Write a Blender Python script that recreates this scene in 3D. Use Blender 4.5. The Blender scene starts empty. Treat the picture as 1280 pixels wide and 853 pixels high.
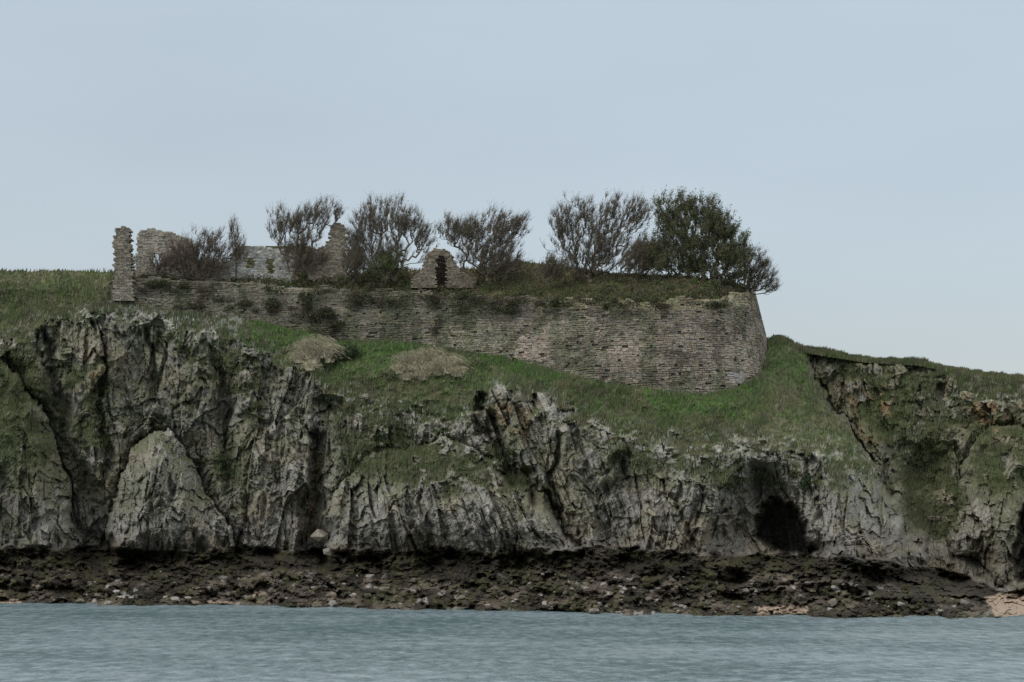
import bpy, numpy as np, math, random
from mathutils import Vector
random.seed(7); R=np.random.RandomState(11)
f32=np.float32
CAMH=12.0; HZ=645.0; F=3000.0; DC=300.0
def P(px,py,D):
    k=(DC+D)/F
    return np.stack([(px-640)*k, D+0*k*px, CAMH+(HZ-py)*k],-1)
# ---------- noise ----------
TB=np.random.RandomState(3).rand(8,256,256).astype(f32)
def vn(x,y,s=0):
    t=TB[s%8]; ox=37*s; xi=np.floor(x).astype(int); yi=np.floor(y).astype(int)
    fx=x-xi; fy=y-yi; fx=fx*fx*(3-2*fx); fy=fy*fy*(3-2*fy)
    a=t[(xi+ox)&255,yi&255]; b=t[(xi+1+ox)&255,yi&255]; c=t[(xi+ox)&255,(yi+1)&255]; d=t[(xi+1+ox)&255,(yi+1)&255]
    return (a+(b-a)*fx)*(1-fy)+(c+(d-c)*fx)*fy
def fbm(x,y,o=4,s=0):
    r=0;a=1;tot=0
    for i in range(o):
        r=r+a*vn(x*2**i+13.7*i,y*2**i+5.1*i,s+i);tot+=a;a*=.5
    return r/tot
def cells(x,y,sx,sy,s=0):
    x=x/sx;y=y/sy
    xi=np.floor(x).astype(int); yi=np.floor(y).astype(int)
    F1=np.full(x.shape,9.,f32);F2=F1.copy();r=[np.zeros(x.shape,f32) for _ in range(3)];bx=r[0].copy();by=r[0].copy()
    for i in(-1,0,1):
        for j in(-1,0,1):
            a=(xi+i+17*s)&255;b=(yi+j+29*s)&255
            dx=x-(xi+i+TB[0][a,b]);dy=y-(yi+j+TB[1][a,b])
            d=dx*dx+dy*dy; m=d<F1
            F2=np.where(m,F1,np.minimum(F2,d));F1=np.where(m,d,F1)
            for q in range(3): r[q]=np.where(m,TB[2+q][a,b],r[q])
            bx=np.where(m,dx,bx);by=np.where(m,dy,by)
    return np.sqrt(F2)-np.sqrt(F1),r,bx,by
def sstep(a,b,x):
    t=np.clip((x-a)/(b-a),0,1);return t*t*(3-2*t)
def sdpoly(px,py,poly):
    ins=np.zeros(px.shape,bool);dm=np.full(px.shape,1e9)
    n=len(poly)
    for i in range(n):
        x0,y0=poly[i];x1,y1=poly[(i+1)%n]
        if y0!=y1:
            c=((y0>py)!=(y1>py))&(px<(x1-x0)*(py-y0)/(y1-y0)+x0); ins^=c
        ex,ey=x1-x0,y1-y0
        t=np.clip(((px-x0)*ex+(py-y0)*ey)/(ex*ex+ey*ey),0,1)
        dm=np.minimum(dm,(px-x0-t*ex)**2+(py-y0-t*ey)**2)
    return np.where(ins,1,-1)*np.sqrt(dm)
# ---------- mesh helper ----------
def mk(name,V,Fc,col,mat,smooth=False):
    V=np.asarray(V,f32).reshape(-1,3);Fc=np.asarray(Fc,np.int32);n=Fc.shape[1]
    me=bpy.data.meshes.new(name);me.vertices.add(len(V));me.vertices.foreach_set("co",V.ravel())
    me.loops.add(Fc.size);me.loops.foreach_set("vertex_index",Fc.ravel())
    me.polygons.add(len(Fc));me.polygons.foreach_set("loop_start",np.arange(0,Fc.size,n,dtype=np.int32))
    me.update(calc_edges=True)
    me.polygons.foreach_set("use_smooth",np.full(len(Fc),smooth))
    if col is not None:
        c=np.ones((len(V),4),f32);c[:,:3]=col
        a=me.attributes.new("Col","FLOAT_COLOR","POINT");a.data.foreach_set("color",c.ravel())
    me.materials.append(mat)
    o=bpy.data.objects.new(name,me);bpy.context.scene.collection.objects.link(o);return o
def matcol(name,rough=.9,nscale=3.,namt=.35,bscale=4.,bstr=.5,bdist=.1,zs=1.):
    m=bpy.data.materials.new(name);m.use_nodes=True;nt=m.node_tree;N=nt.nodes;L=nt.links
    b=N["Principled BSDF"];b.inputs["Roughness"].default_value=rough;b.inputs["Specular IOR Level"].default_value=.15
    at=N.new("ShaderNodeAttribute");at.attribute_name="Col"
    tc0=N.new("ShaderNodeTexCoord");tc=N.new("ShaderNodeMapping");tc.inputs["Scale"].default_value=(1,.5 if zs<1 else 1,zs);L.new(tc0.outputs["Object"],tc.inputs[0])
    nz=N.new("ShaderNodeTexNoise");nz.inputs["Scale"].default_value=nscale;nz.inputs["Detail"].default_value=4;nz.inputs["Roughness"].default_value=.7
    L.new(tc.outputs[0],nz.inputs["Vector"])
    mr=N.new("ShaderNodeMapRange");mr.inputs["From Min"].default_value=.3;mr.inputs["From Max"].default_value=.7
    mr.inputs["To Min"].default_value=1-namt;mr.inputs["To Max"].default_value=1+namt;L.new(nz.outputs["Fac"],mr.inputs["Value"])
    vm=N.new("ShaderNodeVectorMath");vm.operation="SCALE";L.new(at.outputs["Color"],vm.inputs[0]);L.new(mr.outputs[0],vm.inputs["Scale"])
    L.new(vm.outputs[0],b.inputs["Base Color"])
    if bstr>0:
        n2=N.new("ShaderNodeTexNoise");n2.inputs["Scale"].default_value=bscale;n2.inputs["Detail"].default_value=3
        L.new(tc.outputs[0],n2.inputs["Vector"])
        bp=N.new("ShaderNodeBump");bp.inputs["Strength"].default_value=bstr;bp.inputs["Distance"].default_value=bdist
        L.new(n2.outputs["Fac"],bp.inputs["Height"]);L.new(bp.outputs[0],b.inputs["Normal"])
    return m
M_terr=matcol("rock_and_grass",.92,2.4,.26,2.2,.6,.24,zs=.55)
M_stone=matcol("rubble_stone",.92,2.5,.28,5,.5,.06)
M_leaf=matcol("foliage",.8,1.,.25,1,0)
M_bark=matcol("bark",.9,1.,.25,1,0)

# ---------- terrain ----------
def tab(px,d):
    k=sorted(d);return np.interp(px,k,[d[i] for i in k])
pxs=np.concatenate([np.arange(-320,-20,6.),np.arange(-20,1300,1.15),np.arange(1300,1620,6.)])
pw={-320:752,0:754,100:755,300:757,420:760,640:764,870:768,1000:769,1100:772,1240:772,1290:768,1620:762}
pf={-320:692,0:692,300:692,640:695,900:697,1100:706,1160:716,1240:738,1290:742,1620:740}
D1t={-320:58,0:56,100:56,200:51,300:47,400:41,500:37,640:28,720:22,870:12,960:10,1050:6,1110:9,1160:22,1240:12,1290:8,1620:14}
pl={-320:430,0:440,60:402,140:390,290:422,340:455,400:480,430:505,500:520,560:540,600:520,620:492,700:515,760:545,860:570,920:560,1000:562,1060:572,1095:590,1130:560,1160:500,1200:490,1280:500,1620:520}
D2t={-320:66,0:62,60:58.5,140:56,290:54,400:47,500:42,620:33,700:29,760:25,860:18,920:18,1000:18,1060:18,1095:24,1130:40,1170:46,1280:44,1620:46}
pW={-320:380,0:384,138:380,200:387,290:397,390:416,420:427,500:427,560:435,640:449,720:472,800:485,870:493,920:487,948:465,961:435,975:428,1000:440,1080:453,1150:457,1200:468,1280:478,1620:500}
D3t={-320:74,0:70,100:62,138:57,290:57,390:54,420:52.5,500:49,560:46,640:41,720:36,800:31,870:28,920:29,948:35,961:44,975:48,1000:50,1080:53,1620:54}
pT={-320:360,0:362,128:362,138:352,290:356,390:361,500:366,560:370,640:374,800:378,862:378,908:376,933:374,940:380,952:428,961:428,975:424,1000:437,1080:450,1150:454,1200:465,1280:475,1620:497}
pS={-320:336,0:338,140:340,170:348,240:348,420:346,440:341,600:335,650:326,690:331,760:340,850:345,915:352,930:360,938:378,950:426,961:425,968:419,1000:433,1080:448,1150:451,1200:463,1280:472,1620:494}
def sm(d,px,w=6):
    return (tab(px-w,d)+tab(px,d)*2+tab(px+w,d))/4
L0=sm(pw,pxs);L1=sm(pf,pxs);L2=sm(pl,pxs)+ (vn(pxs/18,pxs*0,1)-.5)*14;L3=tab(pxs,pW);L4=tab(pxs,pT);L5=tab(pxs,pS)+(fbm(pxs/9,pxs*0,3,2)-.5)*4
L2=np.maximum(L2,L3+5)
D0=12*F/(L0-HZ)-DC;D1=sm(D1t,pxs,12);D2=sm(D2t,pxs,12);D3=tab(pxs,D3t)
inw=sstep(132,142,pxs)*(1-sstep(950,958,pxs))
bend=sstep(885,945,pxs)*(1-sstep(952,962,pxs))*17
D4=D3+2+inw*1.5+bend; D5=D4+np.where(pxs<130,12,np.where(pxs>965,2,11-bend*.4))
secs=[(L0+18,L0,D0-14,D0,12),(L0,L1,D0,D1,70),(L1,L2,D1,D2,270),(L2,L3,D2,D3,110),(L3,L4,D3+2.2*inw+bend,D4,36),(L4,L5,D4,D5,34)]
PY=[];DD=[];SEC=[]
for si,(a,b,da,db,n) in enumerate(secs):
    for i in range(n):
        t=i/n
        PY.append(a+(b-a)*t);DD.append(da+(db-da)*t);SEC.append(si)
PY.append(L5);DD.append(D5);SEC.append(5)
PY=np.array(PY);DD=np.array(DD);SEC=np.array(SEC)[:,None]+0*PY
PX=np.broadcast_to(pxs,PY.shape).copy()
wx=PX+(fbm(PX/22,PY/30,4,1)-.5)*30;wy=PY+(fbm(PX/25,PY/25,4,4)-.5)*26
def feat(poly,amp,width,pw_=.6,ring=0,rw_=12):
    global DD
    sd=sdpoly(wx,wy,poly)
    s=np.clip(sd/width,0,1)**pw_
    DD=DD+amp*s
    if ring: DD=DD+ring*np.clip(1+sd/rw_,0,1)**1.5*(sd<0)*(PY<L1[None])*(SEC==2)
# background cliff to the right
bgpoly=[(1003,425),(1012,450),(1030,490),(1060,545),(1098,592),(1112,640),(1140,690),(1165,722),(1210,735),(1700,735),(1700,300),(1003,300)]
bg=sstep(-3,7,sdpoly(wx,wy,bgpoly))
Dbg=np.interp(PY,[440,600,700,740],[55,42,28,18])
DD=np.where(SEC<=3,DD*(1-bg)+Dbg*bg,DD)
feat([(-400,420),(0,452),(45,500),(72,560),(92,620),(108,700),(112,735),(-400,735)],-12,55,.5,5,22)
feat([(52,410),(72,420),(95,540),(130,600),(150,700),(108,705),(92,600),(60,500)],6,18)
feat([(204,536),(190,540),(168,556),(147,604),(132,700),(296,700),(272,630),(235,565)],-9,38,.6,3.5,20)
feat([(118,400),(128,400),(134,520),(148,570),(130,620),(122,522)],4,8)
feat([(180,400),(190,400),(204,530),(186,530)],3,7)
feat([(262,430),(276,440),(300,560),(316,690),(292,640),(270,540)],3,9)
feat([(384,540),(400,540),(422,705),(370,705)],8,16,.6)
feat([(410,708),(420,620),(470,572),(560,552),(650,590),(700,640),(722,708)],-8,50,.6,1.5,12)
feat([(594,490),(610,495),(630,545),(670,600),(718,648),(726,700),(704,675),(638,598),(596,545)],5.5,10)
feat([(700,530),(711,540),(692,600),(722,650),(706,650),(678,600)],3,8)
feat([(760,570),(785,560),(806,640),(780,700),(742,690)],3.5,18)
feat([(840,600),(848,600),(868,690),(856,690)],2.5,7)
feat([(520,600),(528,600),(545,690),(530,690)],2,7)
feat([(876,704),(884,650),(898,602),(940,566),(992,584),(1018,650),(1032,706)],9,34,.75)
sdc=sdpoly(PX+(fbm(PX/9,PY/9,3,2)-.5)*14,PY+(fbm(PX/9,PY/9,3,6)-.5)*12,[(940,672),(943,650),(950,634),(962,623),(976,620),(991,627),(1003,642),(1012,662),(1026,692),(1018,702),(998,700),(978,692),(956,684)])
DD=DD+18*np.clip(sdc/10,0,1)
feat([(1008,556),(1060,566),(1112,606),(1118,650),(1160,712),(1032,712)],-4,24)
feat([(1112,560),(1160,540),(1205,560),(1190,640),(1200,690),(1150,700),(1118,640)],6,34,.8)
feat([(1205,585),(1240,528),(1290,536),(1700,560),(1700,745),(1260,742),(1240,715),(1192,690),(1196,630)],-9,50,.6,1.5)
feat([(1270,640),(1284,625),(1298,722),(1266,742)],9,9)
feat([(1018,470),(1030,470),(1060,530),(1100,580),(1090,590),(1050,545)],4,12)
feat([(390,500),(430,500),(438,520),(425,528),(395,512)],3,9)
# masks
lip=sm(pl,pxs)[None]
nz=fbm(PX/14,PY/11,4,2);nb=fbm(PX/60,PY/45,4,5)
g=sstep(-8,8,lip+(nz-.5)*70+ (nb-.5)*40 -PY)
bglip=tab(pxs,{1000:444,1060:452,1130:460,1180:474,1230:496,1280:516,1620:530})[None]
gb=sstep(-5,5,bglip+(nz-.5)*50-PY)
g=np.where(SEC<=3,g*(1-bg)+gb*bg,1)
def patch(poly,thr,soft=14):
    s=np.clip(sdpoly(wx,wy,poly)/soft,0,1)
    return sstep(thr-.05,thr+.05,nz*.6+nb*.4)*s
dk=np.zeros(PX.shape)
for poly,thr in [([(420,480),(560,500),(650,560),(675,615),(560,625),(430,600),(400,540)],.43),([(1105,540),(1200,540),(1215,640),(1190,690),(1120,650)],.36),
     ([(-60,430),(50,430),(110,560),(130,620),(100,620),(60,520),(-60,480)],.34),([(150,400),(330,430),(380,520),(330,560),(260,480)],.51),
     ([(-300,455),(30,480),(80,560),(60,600),(-300,590)],.42),([(740,540),(860,560),(1060,570),(1060,620),(900,610),(760,590)],.48),([(1210,520),(1300,530),(1600,560),(1600,620),(1220,620)],.44),([(1030,450),(1200,460),(1280,520),(1200,560),(1100,560)],.48),([(240,540),(300,560),(320,620),(270,610)],.5),([(60,460),(140,440),(150,560),(100,580)],.5)]:
    p=patch(poly,thr);g=np.maximum(g,p*.92);dk=np.maximum(dk,p)
tid=sstep(0,5,PY-(L1[None]-9+(fbm(PX/50,PY*0,3,3)-.5)*14+(nz-.5)*10))*(SEC<=2)
g=g*(1-tid)
# rock displacement
lean=tab(pxs,{-300:.0,100:.03,300:.12,420:.1,600:-.35,760:-.28,880:.15,960:-.25,1050:.1,1120:-.2,1300:.25})[None]
xs=PX+lean*(PY-600)+(fbm(PX/50,PY/120,3,6)-.5)*24
ys=PY+(fbm(PX/25,PY/60,3,7)-.5)*60
rid=1-np.abs(2*vn(xs/40,ys/330,3)-1)
eA,rA,ax,ay=cells(xs,ys,36,150,1);eB,rB,bx,by=cells(xs,ys,14,48,2);eC,rC,cx,cy=cells(xs,ys,6,16,3);eE,rE,ex,ey=cells(xs+ys*.5,ys-xs*.3,22,14,5)
rk=-(rid-.5)*2+(rA[0]-.5)*3+(rA[1]-.5)*5*ax+(rA[2]-.6)*3*ay
rk+=(rB[0]-.5)*1.5+(rB[1]-.5)*3.2*bx+(rB[2]-.5)*2.6*by+(rC[0]-.5)*.7+(rC[1]-.5)*1.1*cx+(rC[2]-.5)*1.1*cy+(rE[0]-.5)*1.2+(rE[1]-.5)*2*ey
cr=np.abs(vn(xs/17,ys/150,5)-.5);crm=sstep(.5,.62,fbm(PX/40,PY/60,2,1))
rk+=.8*(1-sstep(0,.035,cr))*crm
cr3=np.abs(vn(xs/7,ys/50,2)-.5);rk+=.25*(1-sstep(0,.09,cr3))
cr2=np.abs(vn(xs/70,ys/13,4)-.5);rk+=.5*(1-sstep(0,.06,cr2))*sstep(.42,.58,fbm(PX/40,PY/40,2,7))
rk+=(fbm(PX/4,PY/5,3,2)-.5)*1.2+(fbm(xs/14,ys/30,4,4)-.5)*2.2
eT,rT,tx,ty=cells(PX+(nz-.5)*30,PY+(nz-.5)*14,18,9,6);eU,rU,ux,uy=cells(PX,PY,6,4,7)
td=(rT[0]-.5)*2.6+(rU[0]-.5)*1.5+(fbm(PX/34,PY/22,4,1)-.5)*14+(fbm(PX/6,PY/4,3,4)-.5)*2.8
gr=(fbm(PX/45,PY/22,4,3)-.5)*3.2+(fbm(PX/7,PY/4,3,5)-.5)*.9
near=sstep(0,16,PY-L3[None]);near=np.where((SEC<=3),np.maximum(near,1-inw[None]),0.)
nearg=np.where(SEC<=3,near,np.maximum(.35*(SEC>=5),1-inw[None]))
rw=(1-g)*(1-tid)
disp=rk*rw*near+td*tid*sstep(-25,3,L0[None]+12-PY)+gr*g*nearg+rk*.35*dk
DD=DD+disp
V=P(PX,PY,DD)
# plateau
rows=[V]
zt=V[-1][:,2]
for i in range(1,26):
    d=DD[-1]+ (1.25**i-1)*1.25
    k=(DC+d)/F
    z=zt-0.02*(d-DD[-1])*(1+0*zt)+ (fbm(pxs/60,pxs*0+i*.3,3,2)-.5)*min(i*.1,1)
    drop=sstep(150,330,d)*60
    rows.append(np.stack([(pxs-640)*k,d,z-drop],-1)[None])
VV=np.concatenate(rows,0)
nr,nc=VV.shape[:2]
du=np.gradient(V,axis=1);dv=np.gradient(V,axis=0);nn=np.cross(du,dv);nn/=np.linalg.norm(nn,axis=-1,keepdims=True)+1e-9
nzv=np.abs(nn[...,2])
# colours
def C(*c):return np.array(c)
def mix(a,b,t):return a*(1-t[...,None])+b*t[...,None]
one=np.ones(PX.shape+(3,))
rc=one*C(.345,.332,.292)
v=.86+.16*rA[1]+.12*rB[0]+.12*rC[0]; rc=rc*(v*.88)[...,None]
str_=fbm(xs/6,ys/60,4,4);rc=mix(rc,rc*C(.62,.61,.59),sstep(.46,.68,str_)*.55)
rc=mix(rc,rc*C(.70,.69,.66),sstep(.5,.66,fbm(PX/50,PY/60,4,2))*.6)
rc=mix(rc,one*C(.42,.405,.355),sstep(.5,.66,fbm(PX/9,PY/11,4,6))*.42)
rc=mix(rc,one*C(.28,.24,.16),sstep(.48,.64,fbm(PX/35,PY/30,4,0))*.5)
rc=mix(rc,one*C(.19,.195,.125),sstep(.48,.6,fbm(PX/18,PY/22,4,5))*.55*sstep(700,560,PY))
sidef=np.maximum(sstep(130,20,PX),sstep(1080,1150,PX))
rc=mix(rc,one*C(.17,.178,.115),sidef*sstep(.42,.56,fbm(PX/14,PY/16,4,3))*.6)
och=np.zeros(PX.shape)
for poly in [[(390,490),(440,495),(440,530),(395,520)],[(1030,465),(1170,475),(1170,570),(1080,570)],[(600,490),(680,510),(660,560),(610,540)],[(380,560),(410,560),(410,680),(385,680)],[(100,430),(130,430),(125,580),(105,560)],[(1200,480),(1280,500),(1280,560),(1210,540)]]:
    och=np.maximum(och,np.clip(sdpoly(wx,wy,poly)/16,0,1))
rc=mix(rc,one*C(.32,.20,.095),och*sstep(.45,.6,fbm(PX/10,PY/10,4,7))*.7)
hi=sstep(610,480,PY);rc=mix(rc,rc*C(.88,.88,.82),hi*.5)
moss=sstep(.3,.6,nzv)*sstep(.38,.52,nb*.5+nz*.5)*sstep(690,600,PY)
rc=mix(rc,one*C(.12,.132,.066),moss*.85)
rc=mix(rc,rc*C(.82,.80,.74),bg*.8)
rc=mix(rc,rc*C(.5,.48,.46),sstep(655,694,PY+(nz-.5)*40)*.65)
gc=one*C(.102,.126,.052)
gc=mix(gc,one*C(.16,.155,.086),sstep(.43,.6,fbm(PX/16,PY/8,4,1))*.7)
gc=mix(gc,one*C(.066,.088,.036),sstep(.5,.65,fbm(PX/26,PY/12,4,3))*.75)
gc=mix(gc,one*C(.085,.150,.042),sstep(.36,.52,nb)*sstep(70,12,PY-L3[None])*.8*((PX>290)&(PX<1010)&(SEC<=3)))
gc=mix(gc,one*C(.12,.105,.075),sstep(.5,.6,fbm(PX/6,PY/5,3,6))*.45)
gc=mix(gc,one*C(.125,.11,.07),sstep(.46,.58,fbm(PX/14,PY/10,4,7))*sstep(-40,0,PY-lip)*.6)
gc=mix(gc,one*C(.08,.097,.043),dk*.6)
gc=np.where((SEC>=4)[...,None]&((PX>170)&(PX<940))[...,None],gc*C(.9,.8,.8),gc)
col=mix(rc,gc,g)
up=sstep(14,36,PY-L1[None]+(nb-.5)*30)
tc_=one*C(.042,.036,.026)
tc_=mix(tc_,one*C(.125,.105,.08),up*sstep(.36,.56,fbm(PX/24,PY/12,3,2)))
tc_=tc_*(.7+.6*rT[1])[...,None]
tc_=mix(tc_,one*C(.026,.023,.016),sstep(.48,.57,fbm(PX/24,PY/13,4,5))*.8)
tc_=mix(tc_,one*C(.42,.40,.36),(rU[1]>.90)*sstep(18,36,PY-L1[None])*sstep(.42,.58,nb)*.65)
tc_=mix(tc_,one*C(.06,.062,.026),sstep(.52,.6,nz)*.5)
col=mix(col,tc_,tid)
sand=np.zeros(PX.shape)
for poly in [[(-60,748),(28,749),(30,757),(-60,757)],[(945,758),(1008,755),(1012,768),(945,768)],[(1228,745),(1250,742),(1600,745),(1600,775),(1245,772)],[(317,738),(329,738),(330,747),(317,748)],[(240,751),(290,751),(290,755),(240,755)]]:
    sand=np.maximum(sand,sstep(-1,2,sdpoly(PX+(nz-.5)*10,PY+(nz-.5)*5,poly)))
col=mix(col,one*C(.38,.30,.22),sand*(SEC<=1)*.9)
wh=sstep(.56,.63,fbm(PX/4,PY/3,3,4))*sstep(0,6,sdpoly(wx,wy,[(130,386),(300,398),(310,424),(280,422),(130,404)]))
wh2=sstep(.64,.68,fbm(PX/3,PY/2.5,3,5))*(1-tid)*sstep(40,0,np.abs(PY-lip))*(SEC<=3)*.65
col=mix(col,one*C(.42,.44,.38),np.maximum(wh*.75,wh2))
pc=one[:1]*gc[-1:]
colA=np.concatenate([col]+[pc]*25,0)
idx=np.arange(nr*nc).reshape(nr,nc)
Fc=np.stack([idx[:-1,:-1],idx[:-1,1:],idx[1:,1:],idx[1:,:-1]],-1).reshape(-1,4)
mk("cliff_headland",VV.reshape(-1,3),Fc,colA.reshape(-1,3),M_terr)

def terr(px,py):
    c=int(np.clip(np.searchsorted(pxs,px),0,len(pxs)-1))
    r=int(np.argmin(np.abs(PY[:,c]-py)));return DD[r,c]
# ---------- grass tufts ----------
def blades(pos,h,w,col,lean=.4,nb=3):
    n=len(pos);out=[];cs=[]
    for b in range(nb):
        a=R.rand(n)*2*np.pi;dx=np.cos(a);dy=np.sin(a)
        off=(R.rand(n,3)-.5)*np.array([.5,.5,.05])
        p=pos+off;hh=h*(.6+.8*R.rand(n));ww=w*(.6+.8*R.rand(n))
        l=lean*hh
        la=R.rand(n)*2*np.pi
        tip=p+np.stack([np.cos(la)*l*R.rand(n)+.15*hh,np.sin(la)*l*R.rand(n),hh],-1)
        e=np.stack([dx*ww,dy*ww*.5,0*dx],-1)
        base_=p-np.array([0,0,.08])
        out.append(np.stack([base_-e,base_+e,tip],1))
        c=col*(.65+.7*R.rand(n,1));cs.append(np.repeat(c[:,None],3,1))
    return np.concatenate(out).reshape(-1,3),np.concatenate(cs).reshape(-1,3)
vis=(g>.5)&(PX>-40)&(PX<1320)&((SEC!=4)|(inw[None]<.5))
ii=np.flatnonzero(vis.ravel());ii=R.choice(ii,min(60000,len(ii)),replace=False)
pos=V.reshape(-1,3)[ii];cg=col.reshape(-1,3)[ii]
h=.2+.6*fbm(PX/20,PY/10,3,6).ravel()[ii]**1.5
gv,gcl=blades(pos,h,.09+0*h,cg*1.15)
mk("grass",gv,np.arange(len(gv)).reshape(-1,3),gcl,M_leaf)

# ---------- masonry ----------
BOXF=np.array([[0,1,2,3],[4,7,6,5],[0,4,5,1],[1,5,6,2],[2,6,7,3],[3,7,4,0]])
class Acc:
    def __init__(s):s.v=[];s.f=[];s.c=[];s.n=0
    def box(s,front,back,c):
        s.v+=list(front)+list(back);s.f+=list((BOXF+s.n));s.c+=[c]*8;s.n+=8
    def obj(s,name,mat):return mk(name,np.array(s.v),np.array(s.f),np.array(s.c),mat)
def stonecol(base,var=.35):
    k=1+(random.random()-.5)*2*var;t=(random.random()-.5)*.12
    return np.array([base[0]*k*(1+t),base[1]*k,base[2]*k*(1-t*1.3)])
cw=[(138,380,57,138,350,58),(200,387,57,200,350,58),(290,397,57,290,354,58),(390,416,54,390,360,56),(420,427,52.5,420,361,54.5),(500,427,49,500,365,51),(560,435,46,560,369,48),(640,449,41,640,373,43),(720,472,36,718,376,38.5),(800,485,31,796,377,34),(845,491,28.6,839,377,31.5),(870,493,28,862,377,31),(897,492,28,886,376,31.2),(920,487,29.3,908,374,32.5),(938,477,31.8,924,372,35),(950,463,35.5,935,371,39),(958,448,40,941,370,43.5),(961.5,436,45,944,369,48.5),(961,428,51,944,369,55),(958,422,60,941,370,64),(945,415,85,932,371,85)]
cw=np.array(cw,float)
BP=P(cw[:,0],cw[:,1]+8,cw[:,2]);TP=P(cw[:,3],cw[:,4],cw[:,5])
seg=np.r_[0,np.cumsum(np.linalg.norm(np.diff(BP[:,:2],axis=0),axis=1))];LW=seg[-1]
def bt(s):
    return np.array([np.interp(s,seg,BP[:,i]) for i in range(3)]),np.array([np.interp(s,seg,TP[:,i]) for i in range(3)])
def wp(s,z):
    b,t=bt(s);k=(z-b[2])/(t[2]-b[2]);q=b+(t-b)*k;q[2]=z;return q
def wn(s):
    a,_=bt(max(s-1.5,0));b,_=bt(min(s+1.5,LW));d=b-a;n=np.array([d[1],-d[0],0]);return n/np.linalg.norm(n)
wsx=np.linspace(0,200,900)
def wobf(s,z):
    zi=int(z//2.5);fr=z/2.5-zi
    return float(np.interp(s,wsx,WOB[zi%24])*(1-fr)+np.interp(s,wsx,WOB[(zi+1)%24])*fr)
WOB=[(fbm(wsx/5,wsx*0+i*1.7,3,5)-.5)*1.0 for i in range(24)]
acc=Acc()
z=26.0
pt=random.random
while z<48:
    hc=.18+.17*pt();s=-pt()*.5
    while s<LW:
        w=.28+.75*pt()**1.5
        sm_=min(max(s+w/2,0),LW-.01);b,t=bt(sm_);zz=z+wobf(sm_,z)
        rag=float(fbm(np.array([sm_/3.]),np.array([3.]),3,2)[0])*1.8-.75
        if zz>b[2]-.6 and zz<t[2]+rag and s>0 and s+w<LW:
            n=wn(sm_);pr=pt()*.12
            gp=.02
            st=float(fbm(np.array([sm_/9.]),np.array([zz/3.5]),3,4)[0]);st2=float(fbm(np.array([sm_/2.5]),np.array([zz/1.5]),3,6)[0]);st3=float(fbm(np.array([sm_/1.4]),np.array([zz/7]),3,1)[0])
            base=np.array([.275,.24,.188])*(.55+.85*st)
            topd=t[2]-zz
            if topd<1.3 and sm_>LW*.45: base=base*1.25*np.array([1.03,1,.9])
            if st2>.6: base=base*.68
            if st3>.55: base=base*.74*np.array([.93,1.02,.9])
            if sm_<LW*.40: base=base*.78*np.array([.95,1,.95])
            X=wp(sm_,zz)
            px_=640+X[0]*F/(DC+X[1]);py_=HZ-(X[2]-CAMH)*F/(DC+X[1])
            if abs(px_-667)<15+6*pt() and abs(py_-436)<12+6*pt(): base=np.array([.34,.285,.225])
            if abs(px_-920)<8+4*pt() and abs(py_-474)<6: base=np.array([.34,.32,.28])
            jz=lambda:(pt()-.5)*.13
            za=z+wobf(s,z);zb=z+wobf(s+w,z)
            c4=[wp(s+gp,za+gp+jz()),wp(s+w-gp,zb+gp+jz()),wp(s+w-gp,zb+hc-gp+jz()),wp(s+gp,za+hc-gp+jz())]
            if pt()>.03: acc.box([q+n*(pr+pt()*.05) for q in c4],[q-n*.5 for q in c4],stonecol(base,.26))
        s+=w
    z+=hc
ss=np.linspace(0,LW,300);cv=[];cf=[]
for s in ss:
    b,t=bt(s);n=wn(s)
    cv+=[b-n*.04-[0,0,1.5],t-n*.04-[0,0,.7],t-n*1.3-[0,0,.7],b-n*1.3-[0,0,1.5]]
n0=acc.n
for i in range(len(ss)-1):
    a=4*i;b=a+4
    for j in range(3): cf.append([a+j+n0,b+j+n0,b+j+1+n0,a+j+1+n0])
cf.append([n0,n0+1,n0+2,n0+3])
acc.v+=cv;acc.f+=cf;acc.c+=[np.array([.12,.105,.08])]*len(cv);acc.n+=len(cv)
acc.obj("fort_retaining_wall",M_stone)

def ruin(name,outline,D,thick,base,holes=(),hc=(.22,.36),dslope=0,var=.3):
    a=Acc();k=(DC+D)/F
    poly=[((x-640)*k,CAMH+(HZ-y)*k) for x,y in outline]
    hs=[[((x-640)*k,CAMH+(HZ-y)*k) for x,y in h] for h in holes]
    x0=min(p[0] for p in poly);x1=max(p[0] for p in poly);z0=min(p[1] for p in poly);z1=max(p[1] for p in poly)
    def ins(x,z,pl_):return sdpoly(np.array([x]),np.array([z]),pl_)[0]
    z=z0
    while z<z1:
        h=random.uniform(*hc);x=x0-pt()*.4
        while x<x1:
            w=.25+.4*pt();cx_=x+w/2;cz=z+h/2
            if ins(cx_,cz,poly)>-.05+(pt()-.5)*.12 and not any(ins(cx_,cz,q)>-.08 for q in hs):
                y=D+(cx_-x0)*dslope-pt()*.12
                st=.7+.6*float(fbm(np.array([cx_/1.5]),np.array([cz/1.5]),3,3)[0])
                j=lambda:(pt()-.5)*.07
                q=[(x+.01+j(),y+j(),z+.01+j()),(x+w-.01+j(),y+j(),z+.01+j()),(x+w-.01+j(),y+j(),z+h-.01+j()),(x+.01+j(),y+j(),z+h-.01+j())]
                a.box([np.array(p) for p in q],[np.array(p)+[0,thick+pt()*.2,0] for p in q],stonecol(np.array(base)*st,var))
            x+=w
        z+=h
    return a.obj(name,M_stone)
S1=(.235,.21,.165);S2=(.50,.485,.43)
ruin("stone_pillar",[(141,376),(143,330),(142,300),(145,287),(154,284),(162,288),(163,310),(165,345),(167,376)],56.2,2.0,S1,hc=(.18,.3))
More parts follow.
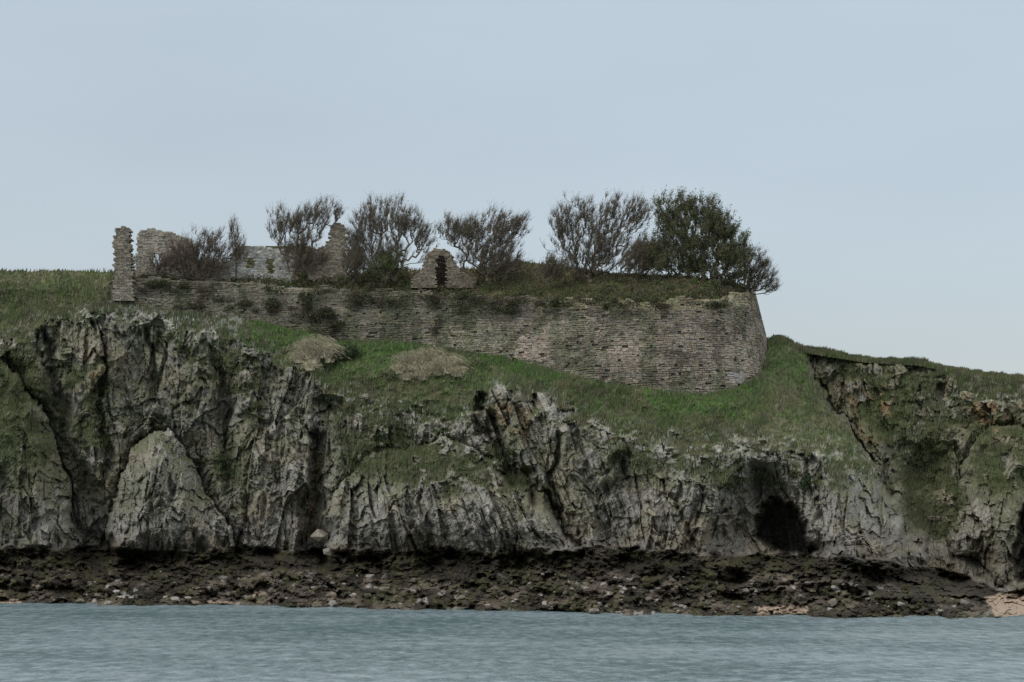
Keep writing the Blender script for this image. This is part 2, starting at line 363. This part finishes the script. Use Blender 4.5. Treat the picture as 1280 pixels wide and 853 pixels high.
ruin("ruined_gable_wall",[(168,352),(171,320),(172,294),(178,288),(190,286),(203,290),(214,290),(224,296),(238,300),(243,315),(248,352)],62,1.2,(.34,.31,.25),holes=[[(192,318),(199,318),(199,332),(192,332)]],hc=(.18,.3))
ruin("ruined_house_wall",[(282,354),(284,330),(289,318),(296,312),(312,309),(328,308),(342,311),(358,312),(366,320),(368,354)],61.5,.9,S2,holes=[[(308,322),(318,322),(318,334),(308,334)],[(334,325),(342,325),(342,341),(334,341)]],hc=(.18,.3))
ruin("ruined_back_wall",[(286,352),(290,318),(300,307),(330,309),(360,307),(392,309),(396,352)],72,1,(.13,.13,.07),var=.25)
ruin("ruined_chimney_wall",[(384,350),(386,322),(394,312),(404,308),(412,300),(414,281),(421,278),(431,281),(432,300),(434,352)],59.5,1.3,(.31,.27,.205),hc=(.18,.3))
ruin("ruined_doorway",[(514,360),(516,346),(522,342),(528,336),(531,324),(535,316),(542,311),(550,312),(558,313),(565,319),(570,332),(580,342),(592,346),(594,360)],50.2,1.6,(.24,.205,.155),holes=[[(546,360),(546,325),(549,320),(555,321),(557,327),(557,360)]],hc=(.16,.26))
ruin("dark_doorway_backing",[(532,358),(533,322),(545,316),(562,320),(566,358)],54.5,.8,(.06,.05,.04))  # added backing behind the door hole; the opening's shade is its dark colour
ruin("ruined_low_wall",[(244,352),(246,335),(262,330),(275,336),(285,334),(288,352)],61,.9,(.3,.27,.21))

# ---------- foliage ----------
def leaves(pts,size,cols):
    n=len(pts);a=R.randn(n,3);a/=np.linalg.norm(a,axis=1,keepdims=True);b=np.cross(a,R.randn(n,3));b/=np.linalg.norm(b,axis=1,keepdims=True)
    s=size*(.5+R.rand(n,1));v=np.stack([pts-a*s,pts+a*s,pts+b*s*1.1],1)
    c=cols*(.7+.6*R.rand(n,1));return v.reshape(-1,3),np.repeat(c[:,None],3,1).reshape(-1,3)
def blob(px,py,D,rx,ry,rd,n,size,c,flat=0):
    k=(DC+D)/F
    d=R.randn(n,3);d/=np.linalg.norm(d,axis=1,keepdims=True);r=R.rand(n,1)**.45*(1+.12*R.randn(n,1))
    ph=np.arctan2(d[:,2],d[:,0]);bump=.6+.75*fbm(ph*2.2+px*.1,d[:,1]*2+py*.1,3,int(px)%5)
    q=d*r*bump[:,None]*np.array([rx*k,rd,ry*k])
    cen=P(np.array(float(px)),np.array(float(py)),np.array(float(D)))
    return leaves(cen+q,size,np.array(c)*np.ones((n,3)))
def hedge(name,specs):
    vs=[];cs=[]
    for s in specs:
        v,c=blob(*s);vs.append(v);cs.append(c)
    v=np.concatenate(vs);mk(name,v,np.arange(len(v)).reshape(-1,3),np.concatenate(cs),M_leaf)
pal=[(.10,.112,.052),(.12,.104,.066),(.075,.092,.04),(.14,.122,.078),(.095,.122,.048),(.10,.09,.06)]
def wD(px):return tab(px,D3t)+2.2
sp=[]
x=168
while x<938:
    for _ in range(3):
        T=tab(x,pT);up_=random.random()**1.3*34
        if 512<x<592: up_*=.25
        if 284<x<350 or 172<x<215: up_*=.3
        yy=T+1-up_;s_=random.uniform(.7,1.15)
        sp.append((x+random.uniform(-6,6),yy,wD(x)+1+sstep(885,940,x)*9+up_*.30,random.uniform(6,15)*s_,random.uniform(4,10)*s_,1.6,230,.12,random.choice(pal)))
    x+=5.5
hedge("scrub_vegetation",sp)
sp=[]
for (a,b,y0,y1,n) in [(215,420,358,390,34),(375,425,385,412,14),(170,240,350,362,10),(430,560,364,378,16),(560,640,366,386,16),(640,700,370,380,8),(700,930,374,382,20)]:
    for _ in range(n):
        px=random.uniform(a,b);py=random.uniform(y0,y1)+ (px-a)/(b-a)*5
        sp.append((px,py,tab(px,D3t)+.4+sstep(890,945,px)*4,random.uniform(6,15),random.uniform(3,8),.8,200,.12,random.choice([(.065,.072,.035),(.08,.066,.045),(.055,.066,.03)])))
hedge("ivy_on_wall",sp)
hedge("gorse_bush",[(434+dx,441+dy,terr(434,448)-.5,11,10,1.2,500,.13,(.045,.065,.03)) for dx,dy in [(-6,2),(4,-2),(9,4),(-12,5)]])
hedge("climbing_shrub",[(545+dx,405+dy,tab(545,D3t)+.3,7,9,.5,200,.12,(.075,.068,.045)) for dx,dy in [(-3,8),(3,-4)]])
hedge("coastal_bush",[(1008+dx,602+dy,terr(1008,602)-.6,8,9,1,260,.14,(.045,.07,.035)) for dx,dy in [(-3,2),(4,-3)]])
def drygrass(name,tufts,cmul=1):
    vs=[];cs=[]
    for (px,py,h) in tufts:
        n=420;D=terr(px,py);k=(DC+D)/F
        base=P(px+R.randn(n)*2.2,py+R.rand(n)*2,D-.3+R.randn(n)*.5)
        ln=h*k*(.45+.65*R.rand(n));ang=R.randn(n)*.6;dep=R.randn(n)*.5
        tip=base+np.stack([np.sin(ang)*ln,dep*ln*.6-.1,np.cos(ang)*ln*.9],-1)
        mid=(base+tip)/2+np.array([0,0,.12])*ln[:,None]
        tip2=tip+np.stack([np.sign(ang)*.22*ln+.08*ln,0*ln,-.18*ln],-1)
        e=np.array([.035,0,.01]);v=np.concatenate([np.stack([base-e,base+e,mid],1),np.stack([mid-e,mid+e,tip],1),np.stack([tip-e,tip+e,tip2],1)]).reshape(-1,3)
        c=np.tile(np.array([.46,.41,.28])*cmul*(.4+.9*R.rand(n,1))*random.uniform(.75,1.2),(3,1))
        vs.append(v);cs.append(np.repeat(c[:,None],3,1).reshape(-1,3))
    v=np.concatenate(vs);mk(name,v,np.arange(len(v)).reshape(-1,3),np.concatenate(cs),M_leaf)
drygrass("dry_grass_clump",[(374,452,14),(384,448,26),(394,450,34),(403,446,20),(412,452,24),(388,462,14)])
drygrass("dry_grass_clump",[(500,466,14),(512,462,26),(524,468,18),(536,461,30),(548,468,18),(560,466,26),(572,469,13),(530,474,12),(508,474,10)])

def tree(name,bases,D,lobes,nt=260,twigs=9,nleaf=3000,lcol=(.09,.085,.045),bcol=(.14,.115,.088),wind=.25,tl=1.0,lsz=.065):
    k=(DC+D)/F
    bs=[P(np.array(float(b[0])),np.array(float(b[1])),np.array(D+random.uniform(-.6,.6))) for b in bases]
    B=sum(bs)/len(bs)
    nodes=list(bs);par=[-1]*len(bs)
    T=[]
    tot=sum(l[2]*l[3] for l in lobes)
    for (cx_,cy_,rx,ry) in lobes:
        n=int(nt*rx*ry/tot)+8
        d=R.randn(n,3);d/=np.linalg.norm(d,axis=1,keepdims=True);r=R.rand(n,1)**.5
        ph=np.arctan2(d[:,2],d[:,0]);bump=.42+1.1*fbm(ph*3.2+cx_,ph*0+cy_,3,1)
        c=P(np.array(float(cx_)),np.array(float(cy_)),np.array(float(D)))
        T.append(c+d*r*bump[:,None]*np.array([rx*k,min(rx,ry)*k*.8,ry*k]))
    T=np.concatenate(T);T=T[T[:,2]>B[2]+.15]
    T=T[np.argsort(np.linalg.norm(T-B,axis=1))]
    tips=[]
    for t in T:
        A=np.array(nodes);d=np.linalg.norm(A-t,axis=1)
        cost=d+.38*np.linalg.norm(A-B,axis=1)+np.where(A[:,2]>t[2]-.1,1.5,0)
        i=int(np.argmin(cost));a=A[i];dist=d[i];ns=min(max(2,int(dist/.45)),9)
        sag=R.randn(3)*dist*.10+np.array([0,0,-.10*dist])
        p_=i
        for q in range(1,ns+1):
            u=q/ns;pp=a+(t-a)*u+sag*math.sin(u*math.pi)+R.randn(3)*.04
            nodes.append(pp);par.append(p_);p_=len(nodes)-1
        tips.append(p_)
    n=len(nodes);cnt=np.zeros(n)
    for t in tips:cnt[t]+=1
    for i in range(n-1,0,-1):
        if par[i]>=0:cnt[par[i]]+=cnt[i]
    A=np.array(nodes);rad=.012+.0125*np.sqrt(cnt)
    s0=[];s1=[];r0=[];r1=[]
    for i in range(1,n):
        if par[i]<0:continue
        s0.append(A[par[i]]);s1.append(A[i]);r0.append(min(rad[par[i]],rad[i]*1.5));r1.append(rad[i])
    tp=A[tips];m=len(tp);lp=[]
    od=tp-B;od/=np.linalg.norm(od,axis=1,keepdims=True)
    for q in range(twigs):
        dd=od*.55+np.array([wind,0,.75])+R.randn(m,3)*.36;dd/=np.linalg.norm(dd,axis=1,keepdims=True)
        ln=tl*(.3+1.15*R.rand(m,1)**1.6);e1=tp+dd*ln*.55;e2=e1+(dd+R.randn(m,3)*.22+np.array([0,0,.15]))*ln*.5
        s0+=list(tp)+list(e1);s1+=list(e1)+list(e2);r0+=[.014]*m+[.011]*m;r1+=[.011]*m+[.006]*m
        lp+=[e1,e2,(e1+e2)/2,(e1+tp)/2]
    s0=np.array(s0);s1=np.array(s1);r0=np.array(r0)[:,None];r1=np.array(r1)[:,None]
    ax=s1-s0;ax/=np.linalg.norm(ax,axis=1,keepdims=True)+1e-9
    ref=np.where(np.abs(ax[:,2:3])>.8,np.array([[1.,0,0]]),np.array([[0,0,1.]]))
    u=np.cross(ax,ref);u/=np.linalg.norm(u,axis=1,keepdims=True);w=np.cross(ax,u)
    ring=[];ns=4
    for (c,r) in((s0,r0),(s1,r1)):
        for j in range(ns):
            a=2*np.pi*j/ns;ring.append(c+(u*np.cos(a)+w*np.sin(a))*r)
    RV=np.stack(ring,1);m2=len(RV);fc=[]
    for j in range(ns):
        j2=(j+1)%ns;fc+=[[j,j2,ns+j2],[j,ns+j2,ns+j]]
    Fq=(np.array(fc)[None]+(np.arange(m2)*2*ns)[:,None,None]).reshape(-1,3)
    cv=np.array(bcol)*np.ones((m2*2*ns,3))*(.8+.4*R.rand(m2,1,1)*np.ones((1,2*ns,1))).reshape(-1,1)
    par_=bpy.data.objects.new(name,None);bpy.context.scene.collection.objects.link(par_)
    o=mk("trunk_and_branches",RV.reshape(-1,3),Fq,cv,M_bark);o.parent=par_
    if nleaf:
        lp=np.concatenate(lp);ch=R.randint(0,len(lp),nleaf);pp=lp[ch]+R.randn(nleaf,3)*.15
        tone=.6+.8*fbm(pp[:,0]*.7,pp[:,2]*.7+pp[:,1]*.5,3,2)[:,None]
        v,c=leaves(pp,lsz,np.array(lcol)*tone)
        o=mk("foliage",v,np.arange(len(v)).reshape(-1,3),c,M_leaf);o.parent=par_
T_="tamarisk_tree"
BR=(.14,.13,.085)
tree(T_,[(360,350),(372,350),(384,350)],58.5,[(350,285,16,30),(372,278,18,22),(396,272,28,24),(375,308,34,28),(378,330,30,16),(420,268,8,12)],540,12,13000,BR)
tree(T_,[(470,352),(490,352),(508,352),(520,352)],53,[(466,278,22,28),(500,278,30,30),(448,298,18,26),(526,298,16,24),(478,320,42,24),(445,325,18,18)],820,12,22000,BR)
tree(T_,[(580,354),(595,354),(612,354),(625,354)],48.5,[(566,288,26,18),(588,292,22,20),(622,288,32,24),(646,284,14,16),(606,318,42,26),(630,335,34,18)],860,12,24000,BR,wind=.5)
tree(T_,[(705,354),(720,354),(740,354),(765,354)],45,[(704,285,22,38),(730,272,20,24),(765,268,24,24),(795,270,20,28),(750,300,54,30),(740,328,58,24),(795,320,26,26)],980,12,30000,(.13,.122,.075))
tree(T_,[(845,358),(862,358),(880,358),(900,358),(915,360)],41,[(838,270,22,28),(865,262,22,20),(888,276,24,22),(904,296,28,28),(918,322,24,26),(862,305,56,38),(826,318,22,26),(872,335,64,20)],1100,11,74000,(.105,.118,.052),lsz=.095)
tree(T_,[(922,368),(935,368)],44,[(932,326,20,20),(950,336,18,20),(962,360,11,26),(942,352,22,18)],340,10,8000,(.12,.105,.07),wind=.5,tl=.8)
T_="tamarisk_shrub"
tree(T_,[(225,350),(250,350),(270,350)],59.5,[(236,318,26,20),(262,310,28,24),(250,332,48,16)],480,9,14000,(.15,.115,.085))
tree(T_,[(298,350),(305,350)],60,[(291,296,8,20),(298,315,12,18)],110,7,1500,(.13,.10,.07))
tree(T_,[(482,352),(494,352)],52,[(484,332,20,16)],140,7,6000,(.12,.155,.06),lsz=.09)
tree(T_,[(672,354),(684,354)],43,[(690,338,22,16)],160,8,5000,(.115,.112,.062))
tree(T_,[(790,356),(815,356)],42,[(800,325,26,24),(820,320,22,26)],320,9,12500,(.12,.105,.068))
tree(T_,[(200,352),(216,352)],59,[(206,332,22,12)],110,7,2500,(.13,.10,.07))
tree(T_,[(430,352),(442,352)],56,[(442,325,14,22)],170,8,4500,BR)

# ---------- boulders ----------
def ico():
    t=(1+5**.5)/2
    v=np.array([(-1,t,0),(1,t,0),(-1,-t,0),(1,-t,0),(0,-1,t),(0,1,t),(0,-1,-t),(0,1,-t),(t,0,-1),(t,0,1),(-t,0,-1),(-t,0,1)],float);v/=np.linalg.norm(v[0])
    f=np.array([(0,11,5),(0,5,1),(0,1,7),(0,7,10),(0,10,11),(1,5,9),(5,11,4),(11,10,2),(10,7,6),(7,1,8),(3,9,4),(3,4,2),(3,2,6),(3,6,8),(3,8,9),(4,9,5),(2,4,11),(6,2,10),(8,6,7),(9,8,1)]);return v,f
IV,IF=ico()
def rocks(name,P_,S,Cc):
    n=len(P_);v=IV[None]*(.7+.6*R.rand(n,12,1))*np.array([1.3,1,.75])*S[:,None,None]
    a=R.rand(n)*6.28;c,s=np.cos(a)[:,None],np.sin(a)[:,None];x=v[...,0]*c-v[...,1]*s;y=v[...,0]*s+v[...,1]*c
    v=np.stack([x,y,v[...,2]],-1)+P_[:,None]
    f=(IF[None]+12*np.arange(n)[:,None,None]).reshape(-1,3)
    mk(name,v.reshape(-1,3),f,np.repeat(Cc[:,None],12,1).reshape(-1,3),M_terr)
ii=np.flatnonzero(((SEC==1)&(tid>.8)&(PX>-30)&(PX<1310)&(sand<.3)&(PY>L1[None]+22)).ravel());ii=R.choice(ii,1700,replace=False)
cr_=col.reshape(-1,3)[ii]*(.7+.9*R.rand(len(ii),1));lt=R.rand(len(ii))<.07;cr_[lt]=np.array([.34,.32,.28])*(.6+.5*R.rand(lt.sum(),1))
rocks("shore_rocks",V.reshape(-1,3)[ii],.12+.5*R.rand(len(ii))**3,cr_)
q=P(np.array([400.,412.]),np.array([671.,690.]),np.array([terr(400,671)-1.0,terr(412,690)-.6]))
rocks("boulder",q,np.array([1.35,.8]),np.array([[.40,.36,.29],[.3,.28,.24]]))

# ---------- sea ----------
m=bpy.data.materials.new("sea_water");m.use_nodes=True;nt=m.node_tree;N=nt.nodes;L=nt.links;b=N["Principled BSDF"]
b.inputs["Roughness"].default_value=.26;b.inputs["IOR"].default_value=1.33
tc=N.new("ShaderNodeTexCoord")
def nzn(sc,vec,det=4):
    mp=N.new("ShaderNodeMapping");mp.inputs["Scale"].default_value=vec;L.new(tc.outputs["Object"],mp.inputs["Vector"])
    n=N.new("ShaderNodeTexNoise");n.inputs["Scale"].default_value=sc;n.inputs["Detail"].default_value=det;L.new(mp.outputs[0],n.inputs["Vector"]);return n
n1=nzn(.5,(1,.45,1),6);n2=nzn(.03,(1,1.5,1),3);n3=nzn(.7,(1,.28,1),6);n3.inputs["Roughness"].default_value=.8
bp=N.new("ShaderNodeBump");bp.inputs["Strength"].default_value=1;bp.inputs["Distance"].default_value=.9;L.new(n1.outputs["Fac"],bp.inputs["Height"]);L.new(bp.outputs[0],b.inputs["Normal"])
ma=N.new("ShaderNodeMath");ma.operation="MULTIPLY_ADD";ma.inputs[1].default_value=.65;L.new(n3.outputs["Fac"],ma.inputs[0])
mb=N.new("ShaderNodeMath");mb.operation="MULTIPLY";mb.inputs[1].default_value=.35;L.new(n2.outputs["Fac"],mb.inputs[0]);L.new(mb.outputs[0],ma.inputs[2])
rp=N.new("ShaderNodeValToRGB");rp.color_ramp.elements[0].position=.41;rp.color_ramp.elements[0].color=(.075,.135,.145,1);rp.color_ramp.elements[1].position=.59;rp.color_ramp.elements[1].color=(.27,.345,.365,1)
L.new(ma.outputs[0],rp.inputs[0]);L.new(rp.outputs[0],b.inputs["Base Color"])
mk("sea_water",[(-9000,-2000,0),(9000,-2000,0),(9000,16000,0),(-9000,16000,0)],[[0,1,2,3]],None,m)

# ---------- world ----------
sc=bpy.context.scene
w=bpy.data.worlds.new("World");sc.world=w;w.use_nodes=True;nt=w.node_tree;N=nt.nodes;L=nt.links;N.clear()
out=N.new("ShaderNodeOutputWorld");bg1=N.new("ShaderNodeBackground");bg2=N.new("ShaderNodeBackground");ad=N.new("ShaderNodeAddShader")
sky=N.new("ShaderNodeTexSky");sky.sky_type="NISHITA";sky.sun_disc=False;el=math.radians(42);az=math.radians(236)
sky.sun_elevation=el;sky.sun_rotation=az
L.new(sky.outputs[0],bg1.inputs[0]);bg1.inputs[1].default_value=.05
tc=N.new("ShaderNodeTexCoord");sx=N.new("ShaderNodeSeparateXYZ");L.new(tc.outputs["Generated"],sx.inputs[0])
rp=N.new("ShaderNodeValToRGB");e=rp.color_ramp.elements;e[0].position=0;e[0].color=(.285,.295,.345,1);e[1].position=1;e[1].color=(1.2,1.17,1.15,1)
x=e.new(.22);x.color=(.39,.43,.44,1);x=e.new(.4);x.color=(.80,.80,.80,1)
L.new(sx.outputs[2],rp.inputs[0])
nz_=N.new("ShaderNodeTexNoise");nz_.inputs["Scale"].default_value=4;nz_.inputs["Detail"].default_value=4
mp=N.new("ShaderNodeMapping");mp.inputs["Scale"].default_value=(1,1,3);L.new(tc.outputs["Generated"],mp.inputs[0]);L.new(mp.outputs[0],nz_.inputs[0])
mr=N.new("ShaderNodeMapRange");mr.inputs["To Min"].default_value=.85;mr.inputs["To Max"].default_value=1.15;L.new(nz_.outputs["Fac"],mr.inputs[0])
vm=N.new("ShaderNodeVectorMath");vm.operation="SCALE";L.new(rp.outputs[0],vm.inputs[0]);L.new(mr.outputs[0],vm.inputs["Scale"])
L.new(vm.outputs[0],bg2.inputs[0]);bg2.inputs[1].default_value=1
L.new(bg1.outputs[0],ad.inputs[0]);L.new(bg2.outputs[0],ad.inputs[1]);L.new(ad.outputs[0],out.inputs[0])
sd=bpy.data.lights.new("sun","SUN");sd.energy=.65;sd.angle=math.radians(25);sd.color=(1,.96,.9)
so=bpy.data.objects.new("sun",sd);sc.collection.objects.link(so)
dv_=Vector((math.sin(az)*math.cos(el),math.cos(az)*math.cos(el),math.sin(el)))
so.rotation_euler=(-dv_).to_track_quat('-Z','Y').to_euler()
cd=bpy.data.cameras.new("camera");co=bpy.data.objects.new("camera",cd);sc.collection.objects.link(co)
co.location=(0,-DC,CAMH);co.rotation_euler=(math.radians(90),0,0)
cd.sensor_width=36;cd.lens=36*F/1280;cd.shift_y=(HZ-426.5)/1280;cd.clip_start=1;cd.clip_end=40000
sc.camera=co
sc.view_settings.view_transform='Standard';sc.view_settings.look='None';sc.view_settings.exposure=0
